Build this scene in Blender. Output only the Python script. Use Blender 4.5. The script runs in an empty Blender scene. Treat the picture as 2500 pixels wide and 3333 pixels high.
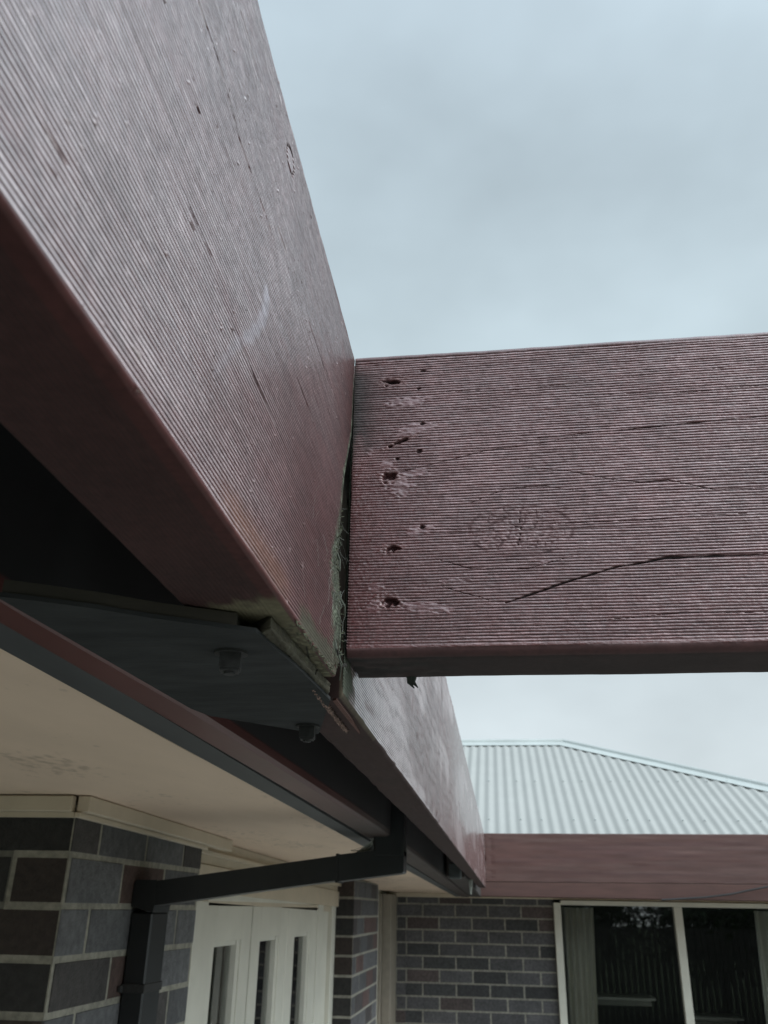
import bpy, math, random
import numpy as np
from mathutils import Matrix, Vector

# ------------------------------------------------------------------ camera
scn = bpy.context.scene
EYE = 2.0                       # camera height above the paving
yaw, pitch, roll = math.radians(7.5891), math.radians(24.6622), math.radians(1.1092)
f = Vector((-math.sin(yaw)*math.cos(pitch), math.cos(yaw)*math.cos(pitch), math.sin(pitch)))
r = Vector((math.cos(yaw), math.sin(yaw), 0)); u = r.cross(f)
r2 = r*math.cos(roll)+u*math.sin(roll); u2 = -r*math.sin(roll)+u*math.cos(roll)
cd = bpy.data.cameras.new('camera'); cam = bpy.data.objects.new('camera', cd)
scn.collection.objects.link(cam); scn.camera = cam
M = Matrix((r2, u2, -f)).transposed().to_4x4(); M.translation = (0, 0, EYE)
cam.matrix_world = M
cd.sensor_fit = 'VERTICAL'; cd.sensor_height = 36; cd.lens = 2810.15/3333*36
cd.clip_start = 0.01; cd.clip_end = 500
cd.dof.use_dof = True; cd.dof.focus_distance = 0.50; cd.dof.aperture_fstop = 26

# ------------------------------------------------------------------ sky, sun, exposure
w = bpy.data.worlds.new('World'); scn.world = w; w.use_nodes = True
nt = w.node_tree; N = nt.nodes; L = nt.links; N.clear()
out = N.new('ShaderNodeOutputWorld'); bg = N.new('ShaderNodeBackground'); L.new(bg.outputs[0], out.inputs[0])
sky = N.new('ShaderNodeTexSky'); sky.sky_type = 'NISHITA'; sky.sun_disc = False
SUN_EL, SUN_AZ = math.radians(46), math.radians(118)
sky.sun_elevation = SUN_EL; sky.sun_rotation = SUN_AZ
sk = N.new('ShaderNodeVectorMath'); sk.operation = 'SCALE'; sk.inputs['Scale'].default_value = 0.10
L.new(sky.outputs[0], sk.inputs[0])
tc = N.new('ShaderNodeTexCoord')
def noise(scale, detail, rough, stretch, off=(0, 0, 0)):
    mp = N.new('ShaderNodeMapping'); mp.inputs['Scale'].default_value = stretch; mp.inputs['Location'].default_value = off
    L.new(tc.outputs['Generated'], mp.inputs[0])
    n = N.new('ShaderNodeTexNoise'); n.inputs['Scale'].default_value = scale
    n.inputs['Detail'].default_value = detail; n.inputs['Roughness'].default_value = rough
    L.new(mp.outputs[0], n.inputs['Vector']); return n
n1 = noise(2.3, 4.5, 0.5, (1, 1, 1.7), (0.35, 0.1, 0.2))
sep = N.new('ShaderNodeSeparateXYZ'); L.new(tc.outputs['Generated'], sep.inputs[0])
ramp = N.new('ShaderNodeValToRGB')      # pale towards the horizon, greyer blue overhead
e = ramp.color_ramp.elements
e[0].position = 0.0; e[0].color = (0.75, 0.825, 0.85, 1)
e[1].position = 0.85; e[1].color = (0.53, 0.64, 0.715, 1)
m1 = e.new(0.28); m1.color = (0.69, 0.78, 0.815, 1)
m2 = e.new(0.55); m2.color = (0.545, 0.655, 0.705, 1)
L.new(sep.outputs['Z'], ramp.inputs[0])
cr = N.new('ShaderNodeMapRange'); cr.inputs[1].default_value = 0.30; cr.inputs[2].default_value = 0.70
cr.inputs[3].default_value = 0.85; cr.inputs[4].default_value = 1.22
L.new(n1.outputs[0], cr.inputs[0])
ml = N.new('ShaderNodeVectorMath'); ml.operation = 'SCALE'; L.new(ramp.outputs[0], ml.inputs[0]); L.new(cr.outputs[0], ml.inputs['Scale'])
mx = N.new('ShaderNodeMix'); mx.data_type = 'RGBA'; mx.inputs[0].default_value = 0.92
# added sky glow around the sun direction, brightening the beams from off-frame
sv = (math.sin(SUN_AZ)*math.cos(SUN_EL), math.cos(SUN_AZ)*math.cos(SUN_EL), math.sin(SUN_EL))
dt = N.new('ShaderNodeVectorMath'); dt.operation = 'DOT_PRODUCT'; L.new(tc.outputs['Generated'], dt.inputs[0]); dt.inputs[1].default_value = sv
gl = N.new('ShaderNodeMapRange'); gl.interpolation_type = 'SMOOTHSTEP'; gl.inputs[1].default_value = 0.45; gl.inputs[2].default_value = 1.0; gl.inputs[3].default_value = 1.0; gl.inputs[4].default_value = 4.2
L.new(dt.outputs['Value'], gl.inputs[0]); ml2 = N.new('ShaderNodeVectorMath'); ml2.operation = 'SCALE'; L.new(ml.outputs[0], ml2.inputs[0]); L.new(gl.outputs[0], ml2.inputs['Scale']); ml = ml2
L.new(sk.outputs[0], mx.inputs[6]); L.new(ml.outputs[0], mx.inputs[7])
L.new(mx.outputs[2], bg.inputs[0]); bg.inputs[1].default_value = 1.0

sd = bpy.data.lights.new('sun', 'SUN'); sd.energy = 1.6; sd.angle = math.radians(30); sd.color = (1, 0.97, 0.93)
so = bpy.data.objects.new('sun', sd); scn.collection.objects.link(so)
so.rotation_euler = Vector((math.sin(SUN_AZ)*math.cos(SUN_EL), math.cos(SUN_AZ)*math.cos(SUN_EL), math.sin(SUN_EL))).to_track_quat('Z', 'Y').to_euler()
scn.view_settings.view_transform = 'Standard'; scn.view_settings.look = 'None'
scn.view_settings.exposure = 0.0; scn.view_settings.gamma = 1.0

random.seed(4); rng = np.random.default_rng(4)

# ------------------------------------------------------------------ helpers
def tag(o, label=None, cat=None, group=None, kind=None):
    if label: o['label'] = label
    if cat: o['category'] = cat
    if group: o['group'] = group
    if kind: o['kind'] = kind
    return o
def base_of(o):
    b = Vector((0, 0, 0)); q = o
    while q is not None: b += q.location; q = q.parent
    return b
def empty(name, loc):
    o = bpy.data.objects.new(name, None); scn.collection.objects.link(o); o.location = (loc[0], loc[1], loc[2]+EYE); return o
def mk(name, V, F, mat, parent=None, col=None, smooth=False):
    """V in camera-levelled metres (z=0 at eye). One mesh object."""
    V = np.array(V, dtype=np.float64).reshape(-1, 3).copy(); V[:, 2] += EYE
    if parent is None:
        b = np.array([(V[:, 0].min()+V[:, 0].max())/2, (V[:, 1].min()+V[:, 1].max())/2, V[:, 2].min()])
    else: b = np.array(base_of(parent))
    V = V-b
    me = bpy.data.meshes.new(name)
    if isinstance(F, np.ndarray):
        k = F.shape[1]; me.vertices.add(len(V)); me.vertices.foreach_set('co', V.astype(np.float32).ravel())
        me.loops.add(F.size); me.loops.foreach_set('vertex_index', F.astype(np.int32).ravel())
        me.polygons.add(len(F)); me.polygons.foreach_set('loop_start', np.arange(0, F.size, k, dtype=np.int32))
        me.polygons.foreach_set('loop_total', np.full(len(F), k, dtype=np.int32))
        me.update(calc_edges=True)
    else:
        me.from_pydata(V.tolist(), [], [tuple(int(i) for i in q) for q in F])
    me.validate()
    if smooth: me.polygons.foreach_set('use_smooth', [True]*len(me.polygons))
    if col is not None:
        a = me.color_attributes.new('Col', 'FLOAT_COLOR', 'POINT'); a.data.foreach_set('color', np.asarray(col, dtype=np.float32).ravel())
    me.materials.append(mat); me.update()
    o = bpy.data.objects.new(name, me); scn.collection.objects.link(o)
    if parent is None: o.location = b
    else: o.parent = parent
    return o
class MB:
    def __init__(s): s.V = []; s.F = []; s.C = []
    def add(s, V, F, c=(1, 1, 1, .5)):
        n = len(s.V); s.V += [tuple(v) for v in V]; s.F += [tuple(i+n for i in q) for q in F]; s.C += [c]*len(V)
    def box(s, x0, x1, y0, y1, z0, z1, c=(1, 1, 1, .5), sl=0.0, b=0.0):
        """box; sl lets z fall with y (z += sl*y); b bevels every edge"""
        if b <= 0:
            P = [(x, y, z+sl*y) for x in (x0, x1) for y in (y0, y1) for z in (z0, z1)]
            s.add(P, [(0, 1, 3, 2), (4, 6, 7, 5), (0, 4, 5, 1), (2, 3, 7, 6), (0, 2, 6, 4), (1, 5, 7, 3)], c); return
        P = []; idx = {}
        X = (x0, x1); Y = (y0, y1); Z = (z0, z1)
        for i in (0, 1):
            for j in (0, 1):
                for k in (0, 1):
                    sx, sy, sz = (b, -b)[i], (b, -b)[j], (b, -b)[k]
                    for ax, q in enumerate(((X[i], Y[j]+sy, Z[k]+sz), (X[i]+sx, Y[j], Z[k]+sz), (X[i]+sx, Y[j]+sy, Z[k]))):
                        idx[(i, j, k, ax)] = len(P); P.append((q[0], q[1], q[2]+sl*q[1]))
        g = lambda i, j, k, a: idx[(i, j, k, a)]
        F = []
        for i in (0, 1):
            F.append([g(i, 0, 0, 0), g(i, 1, 0, 0), g(i, 1, 1, 0), g(i, 0, 1, 0)])
            F.append([g(0, i, 0, 1), g(1, i, 0, 1), g(1, i, 1, 1), g(0, i, 1, 1)])
            F.append([g(0, 0, i, 2), g(1, 0, i, 2), g(1, 1, i, 2), g(0, 1, i, 2)])
            for j in (0, 1):
                F.append([g(i, j, 0, 0), g(i, j, 1, 0), g(i, j, 1, 1), g(i, j, 0, 1)])
                F.append([g(i, 0, j, 0), g(i, 1, j, 0), g(i, 1, j, 2), g(i, 0, j, 2)])
                F.append([g(0, i, j, 1), g(1, i, j, 1), g(1, i, j, 2), g(0, i, j, 2)])
                for k in (0, 1): F.append([g(i, j, k, 0), g(i, j, k, 1), g(i, j, k, 2)])
        C = np.array([(x0+x1)/2, (y0+y1)/2, (z0+z1)/2+sl*(y0+y1)/2]); PA = np.array(P); FF = []
        for q in F:
            a = PA[list(q)]; n = np.cross(a[1]-a[0], a[2]-a[0])
            FF.append(tuple(q) if n @ (a.mean(0)-C) > 0 else tuple(q[::-1]))
        s.add(P, FF, c)
    def prism(s, poly, axis, a0, a1, c=(1, 1, 1, .5), f=None):
        """poly of 2D points swept along an axis. axis 'y': poly=(x,z); 'x': (y,z); 'z': (x,y)"""
        def P(p, a): return (p[0], a, p[1]) if axis == 'y' else ((a, p[0], p[1]) if axis == 'x' else (p[0], p[1], a))
        n = len(poly); A = [P(p, a0) for p in poly]+[P(p, a1) for p in poly]
        if f: A = [f(*v) for v in A]
        s.add(A, [(i, (i+1) % n, n+(i+1) % n, n+i) for i in range(n)]+[tuple(range(n))[::-1], tuple(range(n, 2*n))], c)
    def tube(s, pts, rad, k=6, c=(1, 1, 1, .5)):
        pts = [Vector(p) for p in pts]; V = []; F = []; n = len(pts)
        rr = rad if isinstance(rad, (list, tuple)) else [rad]*n
        for i, p in enumerate(pts):
            t = (pts[min(i+1, n-1)]-pts[max(i-1, 0)]).normalized()
            a = t.orthogonal().normalized() if i == 0 else (a-t*a.dot(t)).normalized()
            b = t.cross(a)
            for j in range(k): V.append(p+(a*math.cos(6.28318*j/k)+b*math.sin(6.28318*j/k))*rr[i])
        for i in range(n-1):
            for j in range(k): F.append((i*k+j, i*k+(j+1) % k, (i+1)*k+(j+1) % k, (i+1)*k+j))
        F += [tuple(range(k))[::-1], tuple(range((n-1)*k, n*k))]; s.add(V, F, c)
    def build(s, name, mat, parent=None, smooth=False, k=1.0):
        if k != 1.0: s.V = [(v[0]*k, v[1]*k, v[2]*k) for v in s.V]
        o = mk(name, s.V, s.F, mat, parent, s.C, smooth)
        import bmesh
        bm = bmesh.new(); bm.from_mesh(o.data); bmesh.ops.recalc_face_normals(bm, faces=bm.faces); bm.to_mesh(o.data); bm.free()
        return o

def vnoise(x, y, seed=0):
    """smooth 2-D value noise in -1..1 on numpy arrays"""
    xi = np.floor(x).astype(np.int64); yi = np.floor(y).astype(np.int64); fx = x-xi; fy = y-yi
    fx = fx*fx*(3-2*fx); fy = fy*fy*(3-2*fy)
    def h(a, b):
        q = (a*374761393+b*668265263+seed*1274126177) & 0xffffffff
        q = ((q ^ (q >> 13))*1274126177) & 0xffffffff
        q = q ^ (q >> 16); return (q & 0xffff)/32767.5-1
    return (h(xi, yi)*(1-fx)+h(xi+1, yi)*fx)*(1-fy)+(h(xi, yi+1)*(1-fx)+h(xi+1, yi+1)*fx)*fy
def sstep(a, b, x): t = np.clip((x-a)/(b-a), 0, 1); return t*t*(3-2*t)
def seg_dist(X, Y, pts):
    """distance to a polyline and the fraction along it"""
    best = np.full(X.shape, 1e9); par = np.zeros(X.shape); n = len(pts)-1
    for i in range(n):
        (x0, y0), (x1, y1) = pts[i], pts[i+1]; dx, dy = x1-x0, y1-y0
        t = np.clip(((X-x0)*dx+(Y-y0)*dy)/(dx*dx+dy*dy), 0, 1)
        d = np.hypot(X-x0-t*dx, Y-y0-t*dy); m = d < best
        best = np.where(m, d, best); par = np.where(m, (i+t)/n, par)
    return best, par

# ------------------------------------------------------------------ materials
def nodes(name):
    m = bpy.data.materials.new(name); m.use_nodes = True; t = m.node_tree
    return m, t.nodes, t.links, t.nodes['Principled BSDF']
def bumpnoise(N, L, p, scale, strength, dist, stretch=(1, 1, 1), detail=4):
    tc = N.new('ShaderNodeTexCoord'); mp = N.new('ShaderNodeMapping'); mp.inputs['Scale'].default_value = stretch
    L.new(tc.outputs['Object'], mp.inputs[0]); n = N.new('ShaderNodeTexNoise'); n.inputs['Scale'].default_value = scale
    n.inputs['Detail'].default_value = detail; L.new(mp.outputs[0], n.inputs['Vector'])
    b = N.new('ShaderNodeBump'); b.inputs['Strength'].default_value = strength; b.inputs['Distance'].default_value = dist
    L.new(n.outputs[0], b.inputs['Height']); L.new(b.outputs[0], p.inputs['Normal']); return n
def varied(name, col, rough, scale=20, var=0.15, bump=0.2, bdist=0.001, stretch=(1, 1, 1), bscale=200, metal=0, spec=0.5, attr=False, scale2=3.0, var2=0.1, spots=0):
    """principled with large and small tone variation; attr=True takes colour and roughness from the vertex attribute"""
    m, N, L, p = nodes(name); p.inputs['Roughness'].default_value = rough; p.inputs['Metallic'].default_value = metal
    p.inputs['Specular IOR Level'].default_value = spec
    n = bumpnoise(N, L, p, bscale, bump, bdist, stretch)
    tc = N.new('ShaderNodeTexCoord'); mp = N.new('ShaderNodeMapping'); mp.inputs['Scale'].default_value = stretch; L.new(tc.outputs['Object'], mp.inputs[0])
    a = N.new('ShaderNodeTexNoise'); a.inputs['Scale'].default_value = scale; a.inputs['Detail'].default_value = 5; L.new(mp.outputs[0], a.inputs['Vector'])
    c = N.new('ShaderNodeTexNoise'); c.inputs['Scale'].default_value = scale2; c.inputs['Detail'].default_value = 3; L.new(mp.outputs[0], c.inputs['Vector'])
    def rng_(nn, v):
        q = N.new('ShaderNodeMapRange'); q.inputs[1].default_value = .25; q.inputs[2].default_value = .75
        q.inputs[3].default_value = 1-v; q.inputs[4].default_value = 1+v; L.new(nn.outputs[0], q.inputs[0]); return q
    mm = N.new('ShaderNodeMath'); mm.operation = 'MULTIPLY'; L.new(rng_(a, var).outputs[0], mm.inputs[0]); L.new(rng_(c, var2).outputs[0], mm.inputs[1])
    if spots:
        mp2 = N.new('ShaderNodeMapping'); mp2.inputs['Scale'].default_value = (1, .5, 1); L.new(tc.outputs['Object'], mp2.inputs[0])
        s1 = N.new('ShaderNodeTexNoise'); s1.inputs['Scale'].default_value = 75; s1.inputs['Detail'].default_value = 3; L.new(mp2.outputs[0], s1.inputs['Vector'])
        s2 = N.new('ShaderNodeTexNoise'); s2.inputs['Scale'].default_value = 5; s2.inputs['Detail'].default_value = 4; L.new(mp2.outputs[0], s2.inputs['Vector'])
        a1 = N.new('ShaderNodeMath'); a1.operation = 'ADD'; L.new(s1.outputs[0], a1.inputs[0]); L.new(s2.outputs[0], a1.inputs[1])
        q1 = N.new('ShaderNodeMapRange'); q1.inputs[1].default_value = 1.10; q1.inputs[2].default_value = 1.28; q1.inputs[3].default_value = 1; q1.inputs[4].default_value = 1-spots; L.new(a1.outputs[0], q1.inputs[0])
        m3 = N.new('ShaderNodeMath'); m3.operation = 'MULTIPLY'; L.new(mm.outputs[0], m3.inputs[0]); L.new(q1.outputs[0], m3.inputs[1]); mm = m3
    sc = N.new('ShaderNodeVectorMath'); sc.operation = 'SCALE'; L.new(mm.outputs[0], sc.inputs['Scale'])
    if attr:
        at = N.new('ShaderNodeVertexColor'); at.layer_name = 'Col'; L.new(at.outputs[0], sc.inputs[0]); L.new(at.outputs[1], p.inputs['Roughness'])
    else: sc.inputs[0].default_value = col
    L.new(sc.outputs[0], p.inputs['Base Color']); return m
PAINT = (0.088, 0.020, 0.018)
M_paint = varied('maroon_timber_paint', PAINT, 0.42, scale=260, var=0.22, bump=0.35, bdist=0.0003, bscale=900, attr=True, spec=0.4, scale2=25, var2=.18)
M_gloss = varied('glossy_maroon_timber_enamel', PAINT, 0.42, scale=260, var=0.22, bump=0.2, bdist=0.0002, bscale=700, attr=True, spec=0.3, scale2=25, var2=.18)
for mm_, ior_, cro_ in ((M_paint, 1.6, .26), (M_gloss, 3.0, .20)):      # topcoat; matt in grooves, on undersides and where the paint is dirty or gone
    pp = mm_.node_tree.nodes['Principled BSDF']; mr_ = mm_.node_tree.nodes.new('ShaderNodeMapRange')
    mr_.inputs[1].default_value = .46; mr_.inputs[2].default_value = .58; mr_.inputs[3].default_value = .9; mr_.inputs[4].default_value = 0
    mm_.node_tree.links.new(pp.inputs['Roughness'].links[0].from_socket, mr_.inputs[0]); mm_.node_tree.links.new(mr_.outputs[0], pp.inputs['Coat Weight'])
    pp.inputs['Coat Roughness'].default_value = cro_; pp.inputs['Coat IOR'].default_value = ior_
    mm_.node_tree.links.new(pp.inputs['Normal'].links[0].from_socket, pp.inputs['Coat Normal'])
M_far = varied('weathered_maroon_paint', PAINT, 0.5, scale=60, var=0.18, bump=0.4, bdist=0.001, bscale=250, stretch=(.12, 1, 1), attr=True, scale2=8, var2=.2)
M_fasc = varied('charcoal_fascia_paint', (0.038, 0.040, 0.041), 0.6, scale=30, var=.25, bscale=120, stretch=(1, .2, 1), scale2=5, var2=.2)
M_gut = varied('red_brown_gutter_enamel', (0.085, 0.028, 0.024), 0.45, attr=True, scale=25, var=.2, bscale=60, bump=.1, stretch=(1, .2, 1))
M_steel = varied('dull_grey_plate', (0.030, 0.031, 0.031), 0.9, spec=.15, scale=90, stretch=(.3, 1, 1), var=.3, bump=.4, bdist=.0004, bscale=400, scale2=15, var2=.25)
M_pipe = varied('black_downpipe_enamel', (0.011, 0.012, 0.013), 0.45, scale=14, var=.25, bump=.1, bscale=80, scale2=4, var2=.2)
M_bolt = varied('weathered_bolt', (0.032, 0.031, 0.030), 0.75, scale=300, var=.4, bump=.3, bdist=.0002, bscale=900, metal=.4)
M_soff = varied('cream_soffit_paint', (0.62, 0.475, 0.36), 0.7, scale=14, var=.05, bump=.3, bdist=.002, bscale=30, stretch=(1, .35, 1), scale2=2.2, var2=.07, spots=.3)
M_trim = varied('cream_trim_paint', (0.50, 0.42, 0.32), 0.5, scale=20, var=.06, bump=.15, bscale=50)
M_door = varied('off_white_door_paint', (0.56, 0.535, 0.465), 0.4, scale=20, var=.04, bump=.1, bscale=50)
M_post = varied('beige_post_paint', (0.24, 0.21, 0.17), 0.6)
M_mort = varied('pale_mortar', (0.42, 0.40, 0.34), 0.95, scale=70, var=.34, bump=.9, bdist=.003, bscale=220, attr=True, scale2=9, var2=.14)
M_roof = varied('pale_roof_steel', (0.32, 0.325, 0.312), 0.65, scale=6, var=.03, bump=.05, bscale=30, scale2=1.2, var2=.04)
M_cap = varied('roof_capping', (0.42, 0.45, 0.44), 0.5, scale=8, var=.03, bump=.05, bscale=30)
M_curt = varied('sage_curtain_cloth', (0.86, 0.82, 0.72), 0.9, scale=60, var=.08, bump=.3, bscale=300)
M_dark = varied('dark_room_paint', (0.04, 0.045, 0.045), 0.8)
M_web = varied('cobweb_silk', (0.30, 0.31, 0.28), 0.8)
M_moss = varied('lichen_tufts', (0.075, 0.080, 0.050), 0.95, scale=400, var=.5, bscale=900)
M_pave = varied('concrete_paving', (0.30, 0.29, 0.27), 0.9, scale=5, var=.15, bump=.5, bdist=.003, bscale=60)
M_lawn = varied('lawn_green', (0.06, 0.09, 0.03), 0.95, scale=30, var=.4, bump=1, bdist=.02, bscale=80)
M_leaf = varied('leaf_green', (0.035, 0.055, 0.022), 0.6, scale=3, var=.5, bscale=50)
M_bark = varied('bark', (0.09, 0.07, 0.05), 0.95, scale=10, var=.3, bump=1, bdist=.02, bscale=20)
M_fence = varied('weathered_fence_timber', (0.035, 0.032, 0.028), 0.9, scale=8, var=.3, bump=.5, bscale=40, stretch=(4, 4, .4))
def glass_mat():
    m = bpy.data.materials.new('window_glass'); m.use_nodes = True; N = m.node_tree.nodes; L = m.node_tree.links; N.clear()
    o = N.new('ShaderNodeOutputMaterial'); mix = N.new('ShaderNodeMixShader'); g = N.new('ShaderNodeBsdfGlossy'); t = N.new('ShaderNodeBsdfTransparent')
    fr = N.new('ShaderNodeFresnel'); fr.inputs[0].default_value = 2.0; g.inputs['Roughness'].default_value = 0.02; t.inputs[0].default_value = (.92, .94, .93, 1)
    L.new(fr.outputs[0], mix.inputs[0]); L.new(t.outputs[0], mix.inputs[1]); L.new(g.outputs[0], mix.inputs[2]); L.new(mix.outputs[0], o.inputs[0]); return m
M_glass = glass_mat()

# ------------------------------------------------------------------ ribbed timber
PITCH = 0.0017
K = 1.126          # the far beam pair hangs a little lower and deeper than the near one
def sweep_beam(name, mat, to_world, ls, W, H, rad, ribs, disp, color, lend=None, caps=(1, 1), lstart=None, parent=None, back_n=6):
    """Beam of section W (into p) x H (q up), swept over lengths ls.
    faces: front p=0, bottom q=0, back p=W, top q=H. ribs: dict face -> samples per rib.
    disp(face,l,t) outward metres, color(face,l,t) rgba. t = distance along face (q on front/back, p on top/bottom)"""
    P = []; NN = []; FC = []; T = []
    def flat(face, a, b, n, fn, nrm):
        for t in np.linspace(a, b, n, endpoint=False): P.append(fn(t)); NN.append(nrm); FC.append(face); T.append(t)
    def arc(cx, cy, a0, a1, face, t):
        for k in range(5):
            a = a0+(a1-a0)*k/5; P.append((cx+rad*math.cos(a), cy+rad*math.sin(a))); NN.append((math.cos(a), math.sin(a))); FC.append(face+10); T.append(t)
    n = lambda face, d, m: int(d/PITCH*ribs[face]) if face in ribs else m
    flat(0, H-rad, rad, n(0, H, back_n), lambda t: (0, t), (-1, 0)); arc(rad, rad, math.pi, 1.5*math.pi, 0, rad)
    flat(1, rad, W-rad, n(1, W, 8), lambda t: (t, 0), (0, -1)); arc(W-rad, rad, 1.5*math.pi, 2*math.pi, 1, W-rad)
    flat(2, rad, H-rad, n(2, H, back_n), lambda t: (W, t), (1, 0)); arc(W-rad, H-rad, 0, .5*math.pi, 2, H)
    flat(3, W-rad, rad, 8, lambda t: (t, H), (0, 1)); arc(rad, H-rad, .5*math.pi, math.pi, 3, 0)
    P = np.array(P); NN = np.array(NN); FC = np.array(FC); T = np.array(T); m = len(P); k = len(ls)
    Lg = np.repeat(np.asarray(ls)[:, None], m, 1); q = P[:, 1][None, :]
    if lend is not None:
        e = lend(q)+0*Lg; s0 = ls[0]; Lg = s0+(Lg-s0)*(e-s0)/(ls[-1]-s0)
    if lstart is not None:
        e = lstart(q)+0*Lg; s1 = ls[-1]; Lg = s1-(s1-Lg)*(s1-e)/(s1-ls[0])
    Fg = np.repeat(FC[None, :], k, 0); Tg = np.repeat(T[None, :], k, 0)
    D = disp(Fg, Lg, Tg); C = color(Fg, Lg, Tg, D)
    p = P[:, 0][None, :]+NN[:, 0][None, :]*D; qq = P[:, 1][None, :]+NN[:, 1][None, :]*D
    V = to_world(Lg, p, qq).reshape(-1, 3); C = C.reshape(-1, 4)
    i = np.arange(k-1)[:, None]*m; j = np.arange(m)[None, :]; j2 = (j+1) % m
    F = np.stack([i+j, i+j2, i+m+j2, i+m+j], -1).reshape(-1, 4)
    # end caps: quads towards a centre ring
    cap = []; nv = len(V); cv = []; cc = []
    for ring, side in ((0, 0), (k-1, 1)):
        if not caps[side]: continue
        R = V[ring*m:(ring+1)*m]; c = R.mean(0); inn = c+(R-c)*0.02; inn[:] = inn
        b = nv+len(cv)*m
        cv.append(inn); cc.append(np.tile(np.array([[.035, .03, .022, .95]]), (m, 1)))
        a0 = ring*m+np.arange(m); a1 = ring*m+(np.arange(m)+1) % m; b0 = b+np.arange(m); b1 = b+(np.arange(m)+1) % m
        cap.append(np.stack([a0, b0, b1, a1], -1) if side == 0 else np.stack([a0, a1, b1, b0], -1))
    V = np.concatenate([V]+cv); C = np.concatenate([C]+cc); F = np.concatenate([F]+cap)
    o = mk(name, V, F, mat, parent, C, smooth=True)
    return o
def ribu(t, l, seed, sharp, wob):
    """-1 in the saw groove, 0 on the crest"""
    ph = (t+wob*vnoise(l*25, t*60, seed)+wob*.45*vnoise(l*160, t*700, seed+1))/PITCH
    return np.abs(np.sin(np.pi*ph))**sharp-1
def rib(t, l, amp, seed, sharp=0.6, wob=0.00022):
    a = amp*(0.85+0.28*vnoise(l*40, t/PITCH*.9, seed+2)+.10*vnoise(l*260, t/PITCH*1.0, seed+3))
    return a*ribu(t, l, seed, sharp, wob)
def shade(base, Fg):
    c = np.zeros(Fg.shape+(4,)); c[..., :3] = base; c[..., 3] = 0.42; return c
def blend(c, mask, rgb, rough=None):
    m = np.clip(mask, 0, 1)[..., None]; c[..., :3] = c[..., :3]*(1-m)+np.array(rgb)*m
    if rough is not None: c[..., 3] = c[..., 3]*(1-m[..., 0])+rough*m[..., 0]
    return c

# --- right-hand rafter (C): near face Y=.450, X from -.079, z .1252 .. .3152
CX0, CY, CZ, CH, CW = -0.0790, 0.4501, 0.1232, 0.1950, 0.0505
def c_world(l, p, q): return np.stack([l, CY+p+0*q+0.006*np.clip(l+.079, 0, 9)*0, CZ+q+0.010*(l+.079)*q/.19*1.0+0*p], -1)
C_CR = [([(.0075, .1515), (.0240, .1570), (.0460, .1640), (.0688, .1705), (.0941, .1746), (.1472, .1753), (.2, .1765)], .00050, 1),
        ([(.020, .2335), (.0450, .2300), (.0706, .2227), (.0860, .2205), (.1010, .2213), (.1250, .2140), (.1534, .2138), (.2, .2130)], .00032, 0),
        ([(.041, .1970), (.060, .1975), (.0833, .1972), (.105, .1985), (.14, .1990)], .00022, 0),
        ([(-.052, .2335), (-.025, .2400), (0, .2455), (.03, .2480), (.06, .2535)], .00020, 0),
        ([(-.03, .2880), (.02, .2860), (.08, .2905), (.15, .2930)], .00014, 0),
        ([(.03, .2520), (.0972, .2557), (.1605, .2590), (.2, .2610)], .00024, 1),
        ([(-.028, .1620), (-.012, .1570), (-.004, .1545), (.0, .1523)], .00015, 0),
        ([(-.010, .2120), (.010, .2200), (.032, .2210), (.055, .2160)], .00018, 0),
        ([(-.03, .1780), (-.012, .1720), (.020, .1710), (.045, .1770)], .00018, 0),
        ([(.0178, .2050), (.0172, .1990), (.0180, .1945)], .00009, 1), ([(.0178, .1945), (.0155, .183)], .0001, 1),
        ([(.010, .1990), (.0178, .1945)], .0001, 1),
        ([(.06, .2800), (.12, .2775), (.2, .2810)], .00014, 0), ([(.05, .1400), (.1, .1440), (.17, .1420)], .00014, 0)]
C_HO = [(-.0560, .2970, .0062, .0026, .10, .0030), (-.0573, .2310, .0052, .0030, .35, .0030), (-.0545, .1855, .0046, .0023, .25, .0028), (-.0563, .1540, .0048, .0036, -.1, .0032),
        (-.0505, .2545, .0075, .0014, .42, .0026), (-.0525, .2430, .0016, .0012, 0, .0015), (-.0395, .2475, .0017, .0013, 0, .0015), (-.0395, .2915, .0015, .0011, 0, .0014), (-.0380, .1980, .0016, .0011, 0, .0012), (-.0372, .2660, .0018, .0012, .2, .0014), (-.037, .304, .002, .0008, 0, .001)]
C_PA = [(-.0470, .2820, .0150, .0040, .05), (-.0430, .2625, .0120, .0052, .05), (-.0580, .2400, .0045, .0034, 0), (-.0505, .2235, .0090, .0068, -.1), (-.0440, .2330, .0110, .0030, .1), (-.0400, .1960, .0095, .0026, .1),
        (-.0640, .1620, .0050, .0030, .3), (-.0370, .1500, .0150, .0036, -.08), (-.020, .1650, .010, .0016, 0), (-.0690, .2490, .0022, .003, 0), (.0300, .1740, .0026, .0020, 0), (-.063, .152, .006, .004, .3)]
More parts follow.
